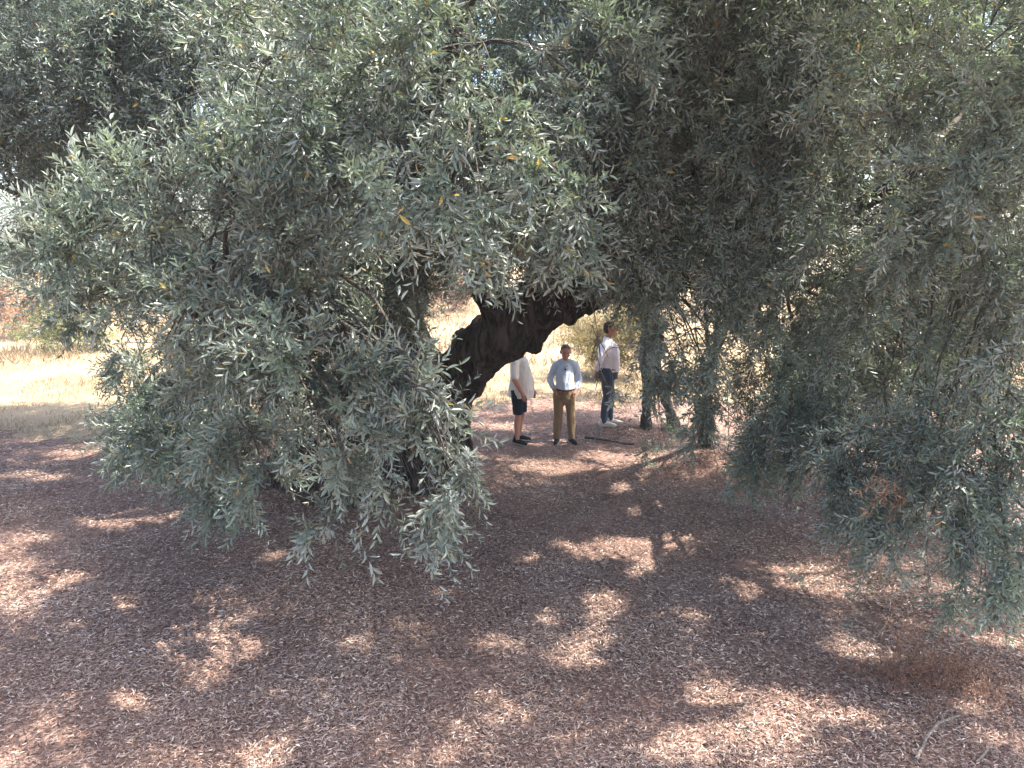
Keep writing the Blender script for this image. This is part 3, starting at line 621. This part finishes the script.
for n, y0, y1, hm in ((70000, 11.5, 20, .14), (80000, 20, 45, .26)):
    y = rng.uniform(y0, y1, n); x = rng.uniform(-1, 1, n)*(y*.8+1)
    k = y > field_edge(x)+rng.exponential(.5, n)-.3; x, y = x[k], y[k]; n = len(x)
    lean = rng.normal(0, .45, (n, 2)); ld = norm(np.stack([lean[:, 0], lean[:, 1], np.ones(n)], 1))
    h = hm*rng.uniform(.4, 1.3, n); a = rng.uniform(0, 6.28, n)
    cl = np.array([mnoise.noise(Vector((p*.45, q*.3, 9.0)))+.6*mnoise.noise(Vector((p*1.6, q*1.1, 2.0))) for p, q in zip(x.tolist(), y.tolist())])
    k = rng.uniform(size=n) < np.clip(.55+1.1*cl, .08, 1); x, y, lean, ld, h, a, cl = x[k], y[k], lean[k], ld[k], h[k]*np.clip(.9+.8*cl[k], .4, 1.6), a[k], cl[k]; n = len(x)
    leaves(g, np.stack([x, y, hgt(x, y)], 1), ld, np.stack([np.cos(a), np.sin(a), np.zeros(n)], 1), h, np.where(y > 20, .022, .010)*rng.uniform(.6, 1.4, n), np.clip(rng.beta(2, 2, n)*.8+.35*np.sin(x*.35+y*.21)+.1, 0, 1), False)
tag(link_mesh('dry_grass', g.mesh('dry_grass'), GRASS), 'sunlit straw-coloured dry grass covering the field behind the trees', 'grass', kind='stuff')

def tuft(name, label, cat, px, py, n, h, spread, m, group=None, leafy=False):
    c = G(px, py); c[2] = float(hgt(c[0], c[1]))
    g = Geo()
    for _ in range(n):
        b = c+np.array([rng.normal(0, spread*.45), rng.normal(0, spread*.3), 0]); d = rng.normal(0, .75, 2); b[2] = float(hgt(b[0], b[1]))
        hh = h*rng.uniform(.25, 1.25)**1.4; e = b+np.array([d[0]*hh, d[1]*hh, hh])
        pth = bez(b, e, .15, 6); wood_tube(g, pth, .0022, .0008, 3, .1)
        for i in range(3, 6):
            k = 3; leaves(g, np.repeat(pth[i][None], k, 0), norm(rdir(k)+UP*.5), rdir(k), rng.uniform(.02, .045, k)*(1.6 if leafy else 1), rng.uniform(.003, .006, k)*(2.0 if leafy else 1), rng.uniform(0, 1, k))
    o = link_mesh(name, g.mesh(name), m); return tag(o, label, cat, group)
tuft('dry_weed', 'tuft of reddish-brown dry weed on the litter below the hanging branches', 'weed', 925, 688, 380, .20, .62, WEED)
tuft('olive_shoot', 'small green olive shoot standing alone in a sun patch', 'shoot', 803, 590, 5, .16, .08, OLIVE, leafy=True)
tuft('olive_shoot', 'low green olive shoots near the two-legged trunk beside the fallen branch', 'shoot', 655, 460, 12, .25, .12, OLIVE, leafy=True)

def stick(name, label, parts, m):
    root = None; g = Geo()
    for pts, r in parts:
        q = np.array(pts); t = np.linspace(0, len(q)-1, 10); q = np.stack([np.interp(t, range(len(q)), q[:, k]) for k in range(3)], 1)
        q += rng.normal(0, .004, q.shape); wood_tube(g, q, r, r*.5, 6, .12)
    return tag(link_mesh(name, g.mesh(name, True), m), label, 'branch')
def gp(px, py, up): p = G(px, py); p[2] = float(hgt(p[0], p[1]))+up; return p
stick('fallen_branch', 'dark fallen branch lying on the litter beside the men', [([gp(585, 441, .05), gp(605, 444, .05), gp(622, 447, .05), gp(634, 448, .04)], .024), ([gp(612, 445, .05), gp(626, 442, .10)], .015)], BARK2)
stick('dry_stick', 'pale forked dry stick leaning out of the soil', [([gp(913, 768, 0), gp(925, 752, .06), gp(936, 742, .10), gp(957, 738, .13)], .012), ([gp(938, 742, .10), gp(944, 736, .15)], .006), ([gp(936, 744, .09), gp(941, 752, .09)], .006)], DEADWOOD)
stick('dry_stick', 'short bleached broken stick at the bottom edge of the picture', [([gp(975, 768, .01), gp(988, 758, .05), gp(1000, 762, .02)], .009), ([gp(986, 759, .05), gp(984, 750, .08)], .005)], DEADWOOD)
stick('dry_stick', 'thin dark dry stick lying on the shaded litter near the low leafy branches', [([gp(132, 596, .012), gp(150, 590, .014), gp(168, 588, .012)], .005)], BARK2)

# ================================================================== the three men
def V3(*a): return np.array(a, float)
def hand(c, d, side, spread=0.0):
    """palm, four unequal bent fingers and a thumb; c wrist, d pointing direction"""
    d = norm(np.array(d, float)); U, W = perp(d[None]); U, W = U[0], W[0]
    if abs(W[0]) > abs(U[0]): U, W = W, U                   # U: thickness across x, W: breadth front to back
    if W[1] > 0: W = -W
    fs = [limb([c-d*.02, c+d*.045, c+d*.085], [.026, .033, .030])]
    for k, L in ((-1.5, .062), (-.5, .075), (.5, .078), (1.5, .070)):
        b = c+d*.08+W*k*.016; m = b+d*L*.5; e = m+norm(d-U*side*.6)*L*.5
        fs.append(limb([b, m, e], [.0095, .009, .008], 8))
    b = c+d*.03+W*.026; m = b+norm(d+W*.8)*.035; fs.append(limb([b, m, m+norm(d+W*.15)*.03], [.0115, .0105, .009], 8))
    return fs
def face(hc, tilt=0.0):
    """head with jaw, nose, brow, ears, lips; front is -Y"""
    h = V3(*hc); f = []
    f += [ball(h+V3(0, .008, .025), (.076, .094, .088)), ball(h+V3(0, -.018, -.035), (.060, .070, .080)), ball(h+V3(0, -.045, -.085), (.034, .035, .028)),
          limb([h+V3(0, -.085, .022), h+V3(0, -.104, -.006), h+V3(0, -.112, -.022)], [.010, .013, .015], 8), ball(h+V3(.013, -.098, -.024), .011, 8), ball(h+V3(-.013, -.098, -.024), .011, 8),
          limb([h+V3(-.045, -.072, .030), h+V3(0, -.086, .034), h+V3(.045, -.072, .030)], [.010, .012, .010], 8), limb([h+V3(-.022, -.078, -.050), h+V3(0, -.086, -.050), h+V3(.022, -.078, -.050)], [.007, .009, .007], 8),
          limb([h+V3(-.018, -.076, -.062), h+V3(0, -.083, -.062), h+V3(.018, -.076, -.062)], [.007, .009, .007], 8)]
    for s in (-1, 1): f += [ball(h+V3(.078*s, .012, -.005), (.012, .020, .032), 10), ball(h+V3(.045*s, -.062, -.028), (.022, .022, .02), 10)]
    return f
def part(name, pieces, m, root, voxel=.009, cut=None, sm=2, crease=0.0):
    me = remesh(pieces, name, voxel, sm, crease, 7.0)
    if cut:                                                  # trim along planes so that hems and cuffs end cleanly
        bm = bmesh.new(); bm.from_mesh(me)
        for co, no in cut:
            bmesh.ops.bisect_plane(bm, geom=bm.verts[:]+bm.edges[:]+bm.faces[:], plane_co=Vector(tuple(co)), plane_no=Vector(tuple(no)), clear_outer=True)
            bmesh.ops.holes_fill(bm, edges=[e for e in bm.edges if e.is_boundary], sides=0)
        bm.to_mesh(me); bm.free(); me.polygons.foreach_set('use_smooth', np.ones(len(me.polygons), bool))
    o = link_mesh(name, me, m, root, loc=(0, 0, 0)); return o
def eyes(root, hc):
    m, nt, b = mat('eye'); b.inputs['Base Color'].default_value = (.03, .02, .02, 1); b.inputs['Roughness'].default_value = .2
    for s in (-1, 1):
        bm = bmesh.new(); ball(V3(*hc)+V3(.031*s, -.080, .010), (.013, .009, .007), 10)(bm)
        me = bpy.data.meshes.new('eye'); bm.to_mesh(me); bm.free(); link_mesh('eye', me, m, root, loc=(0, 0, 0))
def shoes(root, feet, m, sole):
    for (fx, fy, ang) in feet:
        d = V3(math.sin(ang), -math.cos(ang), 0); a = V3(fx, fy, 0)
        o = part('shoe', [limb([a-d*.06+V3(0, 0, .05), a+d*.06+V3(0, 0, .05), a+d*.15+V3(0, 0, .04), a+d*.19+V3(0, 0, .035)], [(.042, .045), (.046, .045), (.046, .035), (.03, .028)]), limb([a-d*.03+V3(0, 0, .05), a-d*.03+V3(0, 0, .10)], [.046, .046])], m, root, .009, [((0, 0, .012), (0, 0, -1))])
        part('sole', [limb([a-d*.065+V3(0, 0, .02), a+d*.06+V3(0, 0, .02), a+d*.19+V3(0, 0, .02)], [(.050, .02), (.052, .02), (.036, .02)])], sole, o, .008, [((0, 0, .002), (0, 0, -1)), ((0, 0, .026), (0, 0, 1))])

def person(label, px, py, Y, rot, height, arms, feet, head, shirt, leg, look):
    """arms: two (elbow, wrist, hand direction); feet: two (x, y, toe angle)"""
    loc = P(px, py, Y); loc[2] = float(hgt(loc[0], loc[1]))
    sh = [V3(-.165, .005, 1.385), V3(.165, .005, 1.385)]; hip = [V3(-.095, 0, .90), V3(.095, 0, .90)]
    kn = [(hip[i]+V3(feet[i][0], feet[i][1], .09))/2+V3(0, -.025, 0) for i in (0, 1)]; an = [V3(feet[i][0], feet[i][1], .09) for i in (0, 1)]
    bl = look.get('belly', 0)
    def torso(e):
        return [limb([V3(0, .0, .88), V3(0, -.01-bl*.3, .98), V3(0, -.015-bl*.6, 1.10), V3(0, -.01-bl*.2, 1.25), V3(0, .0, 1.35), V3(0, .01, 1.42)],
                     [(.165+e, .115+e), (.165+e+bl*.2, .118+e+bl*.6), (.155+e+bl*.4, .115+e+bl), (.165+e, .120+e+bl*.4), (.150+e, .100+e), (.085+e, .065+e)], 20),
                limb([sh[0]+V3(.01, 0, .0), V3(-.07, .008, 1.425), V3(.07, .008, 1.425), sh[1]+V3(-.01, 0, .0)], [.052+e, .052+e, .052+e, .052+e])]
    def armp(i, e, to=1.0):
        el, wr = V3(*arms[i][0]), V3(*arms[i][1])
        if to <= .5: q = sh[i]+(el-sh[i])*to*2; return [limb([sh[i], (sh[i]+q)/2, q], [.054+e, .054+e, .054+e])]
        q = el+(wr-el)*(to-.5)*2
        return [limb([sh[i], (sh[i]+el)/2, el], [.052+e, .048+e, .041+e]), limb([el, (el*2+q)/3, q], [.042+e, .042+e, .030+e])]
    def legp(i, e0, e1, to=1.0):
        if to <= .5: q = hip[i]+(kn[i]-hip[i])*to*2; return [limb([hip[i]+V3(0, 0, .03), (hip[i]+q)/2, q], [.088+e0, .08+e0, .072+e1])]
        q = kn[i]+(an[i]-kn[i])*(to-.5)*2
        return [limb([hip[i]+V3(0, 0, .03), (hip[i]+kn[i])/2, kn[i]], [.086+e0, .072+e0, .054+e1]), limb([kn[i], kn[i]+(q-kn[i])*.35+V3(0, .015, 0), q], [.054+e1, .056+e1, .036+e1])]
    pc = torso(0)+[limb([V3(0, .012, 1.40), V3(0, .0, 1.50), V3(head[0]*.6, head[1]*.6-.005, 1.56)], [.062, .056, .056])]
    hc = V3(head[0], head[1], 1.635+head[2])
    for i in (0, 1):
        pc += armp(i, 0)+hand(V3(*arms[i][1]), arms[i][2], 1 if i == 0 else -1)
        pc += legp(i, 0, 0); a = an[i]; d = V3(math.sin(feet[i][2]), -math.cos(feet[i][2]), 0)
        pc += [limb([a+V3(0, 0, -.01), a-V3(0, 0, .04)+d*.05, a-V3(0, 0, .055)+d*.14], [.036, .034, .022])]
    Hf = face((0, 0, 0))
    R = Matrix.Translation(Vector(tuple(hc))) @ Matrix.Rotation(look.get('turn', 0), 4, 'Z') @ Matrix.Rotation(look.get('nod', 0), 4, 'X') @ Matrix.Scale(1.1, 4)
    def headp(bm):
        b2 = bmesh.new()
        for f in Hf: f(b2)
        bmesh.ops.transform(b2, matrix=R, verts=b2.verts); m_ = bpy.data.meshes.new('t'); b2.to_mesh(m_); b2.free(); bm.from_mesh(m_); bpy.data.meshes.remove(m_)
    me = remesh(pc+[headp], 'person', .0085, 1)
    root = link_mesh('person', me, SKIN, None, loc=tuple(loc)); root.rotation_euler = (0, 0, rot); s = height/1.75; root.scale = (s, s, s)
    tag(root, label, 'person')
    def put(o): o.matrix_parent_inverse = Matrix.Identity(4); return o
    def on_head(pieces):
        def f(bm):
            b2 = bmesh.new()
            for q in pieces: q(b2)
            bmesh.ops.transform(b2, matrix=R, verts=b2.verts); m_ = bpy.data.meshes.new('t'); b2.to_mesh(m_); b2.free(); bm.from_mesh(m_); bpy.data.meshes.remove(m_)
        return f
    # hair: a cap over the top, back and sides
    part('hair', [on_head([ball(V3(0, .016, .040), (.080, .094, .080)), ball(V3(0, .045, .0), (.074, .064, .075))])], look['hair'], root, .009,
         [(tuple(R @ Vector((0, -.045, .062))), tuple(R.to_3x3() @ Vector((0, -.85, -.5))))])
    m, nt, b = mat('eye'); b.inputs['Base Color'].default_value = (.03, .02, .02, 1); b.inputs['Roughness'].default_value = .2
    for sx in (-1, 1):
        bm = bmesh.new(); on_head([ball(V3(.031*sx, -.081, .010), (.014, .010, .007), 10)])(bm)
        e = bpy.data.meshes.new('eye'); bm.to_mesh(e); bm.free(); link_mesh('eye', e, m, root, loc=(0, 0, 0))
    # clothes
    hem = shirt['hem']
    sp = torso(.022)
    if hem < .9: sp += [limb([V3(0, -.01-bl*.2, hem-.05), V3(0, -.015-bl*.4, .95), V3(0, -.02-bl*.5, 1.1)], [(.205+bl*.3, .145+bl*.7), (.20+bl*.4, .150+bl), (.185+bl*.3, .14+bl)], 20)]
    for i in (0, 1): sp += armp(i, .020 if shirt['sleeve'] <= .5 else .016, shirt['sleeve'])
    sp += [limb([V3(0, .012, 1.42), V3(0, .006, 1.462)], [.078, .068])]
    S = part('shirt', sp, shirt['mat'], root, .011, [((0, 0, hem), (0, 0, -1))], crease=.014)
    part('collar', [limb([V3(0, .010, 1.445), V3(0, .0, 1.485)], [.076, .066], 18)], shirt['mat'], S, .008, [((0, 0, 1.492), (0, -.5, 1))])
    if shirt['hem'] >= .9:
        pl = [limb([V3(0, -.132-bl, 1.40), V3(0, -.15-bl, 1.2), V3(0, -.142-bl, 1.0)], [.012, .012, .012], 8)]
        part('placket', pl, shirt['mat'], S, .008)
    tp = [limb([V3(0, .0, .80), V3(0, -.0, .90), V3(0, -.012, .985)], [(.168, .125), (.182, .135), (.178, .132)], 20)]
    for i in (0, 1): tp += legp(i, .020, leg.get('flare', .018), leg['to'])
    hemz = leg.get('hemz', .05)
    T = part(leg['name'], tp, leg['mat'], root, .011, [((0, 0, hemz), (0, 0, -1)), ((0, 0, 1.0), (0, 0, 1))], crease=.012)
    if look.get('belt'):
        part('belt', [limb([V3(0, -.004, .962), V3(0, -.010, .998)], [(.190, .145), (.190, .145)], 24)], look['belt'], root, .008, [((0, 0, .962), (0, 0, -1)), ((0, 0, .998), (0, 0, 1))], 0)
    shoes(root, feet, look['shoe'], look['sole'])
    return root, R
WHITE = cloth('white_cotton', (.66, .61, .58)); BLUE = cloth('pale_blue_cotton', (.46, .52, .62)); PINK = cloth('pale_striped_cotton', (.72, .68, .72)); NAVY = cloth('navy_cloth', (.012, .014, .026)); TAN = cloth('tan_chino', (.20, .14, .08))
JEAN = cloth('dark_denim', (.045, .058, .08)); BLACK = cloth('black_leather', (.015, .014, .015)); GREYH = cloth('grey_hair', (.09, .08, .075), .3); DARKH = cloth('dark_hair', (.04, .03, .025), .3); PALE = cloth('pale_canvas', (.55, .5, .45)); SOLE = cloth('rubber_sole', (.45, .43, .40))
# man on the left, seen from his right-front, head behind the limb
person('man in white shirt and dark shorts, his head hidden behind the limb', 519, 443, 12.15, math.radians(62), 1.74,
       [((-.235, -.03, 1.13), (-.205, -.17, .90), (.1, -.25, -1)), ((.235, -.02, 1.13), (.21, -.16, .90), (-.1, -.25, -1))],
       [(-.12, -.03, -.25), (.13, .07, .25)], (0, -.04, 0), dict(hem=.80, sleeve=.42, mat=WHITE), dict(name='shorts', to=.47, mat=NAVY, flare=.022, hemz=.52),
       dict(hair=GREYH, shoe=BLACK, sole=SOLE, belly=.055, nod=.15))
r, R = person('man in pale blue shirt and tan trousers with hands at his hips', 564, 442, 12.25, math.radians(2), 1.70,
       [((-.262, .06, 1.13), (-.19, -.10, .96), (.6, -.2, -.8)), ((.262, .06, 1.13), (.19, -.10, .96), (-.6, -.2, -.8))],
       [(-.125, .0, -.25), (.13, -.03, .3)], (.0, -.05, -.015), dict(hem=.985, sleeve=.93, mat=BLUE), dict(name='trousers', to=1.0, mat=TAN, flare=.026, hemz=.045),
       dict(hair=GREYH, shoe=BLACK, sole=SOLE, belt=BLACK, belly=.02, nod=.22))
GL, ntg, bg = mat('dark_lens'); bg.inputs['Base Color'].default_value = (.008, .008, .01, 1); bg.inputs['Roughness'].default_value = .15
part('sunglasses', [ball(V3(-.012, -.168, 1.335), (.024, .008, .020), 12), ball(V3(.012, -.166, 1.29), (.022, .008, .020), 12), limb([V3(-.018, -.162, 1.36), V3(-.02, -.15, 1.40)], [.005, .004], 8)], GL, r, .005)
person('tall man in pale long-sleeved shirt and dark jeans facing right', 606, 427, 12.95, math.radians(78), 1.86,
       [((-.225, .10, 1.15), (-.12, .17, .95), (.4, .1, -.8)), ((.225, .10, 1.15), (.12, .17, .95), (-.4, .1, -.8))],
       [(-.10, .03, -.1), (.10, -.06, .1)], (0, -.035, 0), dict(hem=.93, sleeve=.92, mat=PINK), dict(name='jeans', to=1.0, mat=JEAN, flare=.020, hemz=.05),
       dict(hair=DARKH, shoe=PALE, sole=SOLE, belly=.02, belt=BLACK))

# ------------------------------------------------------------------ added haze volume, lifts the blacks like a lens veil
HZ = 0.0014
if HZ:
    bm = bmesh.new(); bmesh.ops.create_cube(bm, size=1, matrix=Matrix.Translation((0, 22, 4.5)) @ Matrix.Diagonal((60, 60, 11.5, 1)))
    me = bpy.data.meshes.new('haze'); bm.to_mesh(me); bm.free()
    hm = bpy.data.materials.new('veil_haze'); hm.use_nodes = True; hn = hm.node_tree; hn.nodes.clear()
    ho = hn.nodes.new('ShaderNodeOutputMaterial'); pv = hn.nodes.new('ShaderNodeVolumePrincipled')
    pv.inputs['Density'].default_value = HZ; pv.inputs['Color'].default_value = (.92, .95, 1, 1); pv.inputs['Anisotropy'].default_value = .45
    hn.links.new(pv.outputs[0], ho.inputs['Volume'])
    tag(link_mesh('haze', me, hm), kind='stuff')
# ------------------------------------------------------------------ light
w = bpy.data.worlds.new('World'); SC.world = w; w.use_nodes = True; nt = w.node_tree
sky = N(nt, 'ShaderNodeTexSky'); sky.sky_type = 'NISHITA'; sky.sun_disc = False; sky.sun_elevation = SUN_EL; sky.sun_rotation = SUN_AZ
sky.air_density = 1.0; sky.dust_density = 3.0; sky.altitude = 50
bgd = nt.nodes['Background']; nt.links.new(sky.outputs[0], bgd.inputs['Color']); bgd.inputs['Strength'].default_value = .15
sd = bpy.data.lights.new('sun', 'SUN'); so = bpy.data.objects.new('sun', sd); COL.objects.link(so)
sd.energy = 4.0; sd.angle = math.radians(.53); sd.color = (1, .95, .86)
so.rotation_euler = Vector(tuple(-SUN)).to_track_quat('-Z', 'Y').to_euler(); so.location = (5, 5, 20)
vs = SC.view_settings; vs.view_transform = 'Standard'; vs.look = 'None'; vs.exposure = 2.55; vs.gamma = 1; vs.use_curve_mapping = False
cy = SC.cycles; cy.max_bounces = 6; cy.diffuse_bounces = 4; cy.transmission_bounces = 4; cy.glossy_bounces = 2; cy.use_denoising = True; cy.denoising_prefilter = 'NONE'
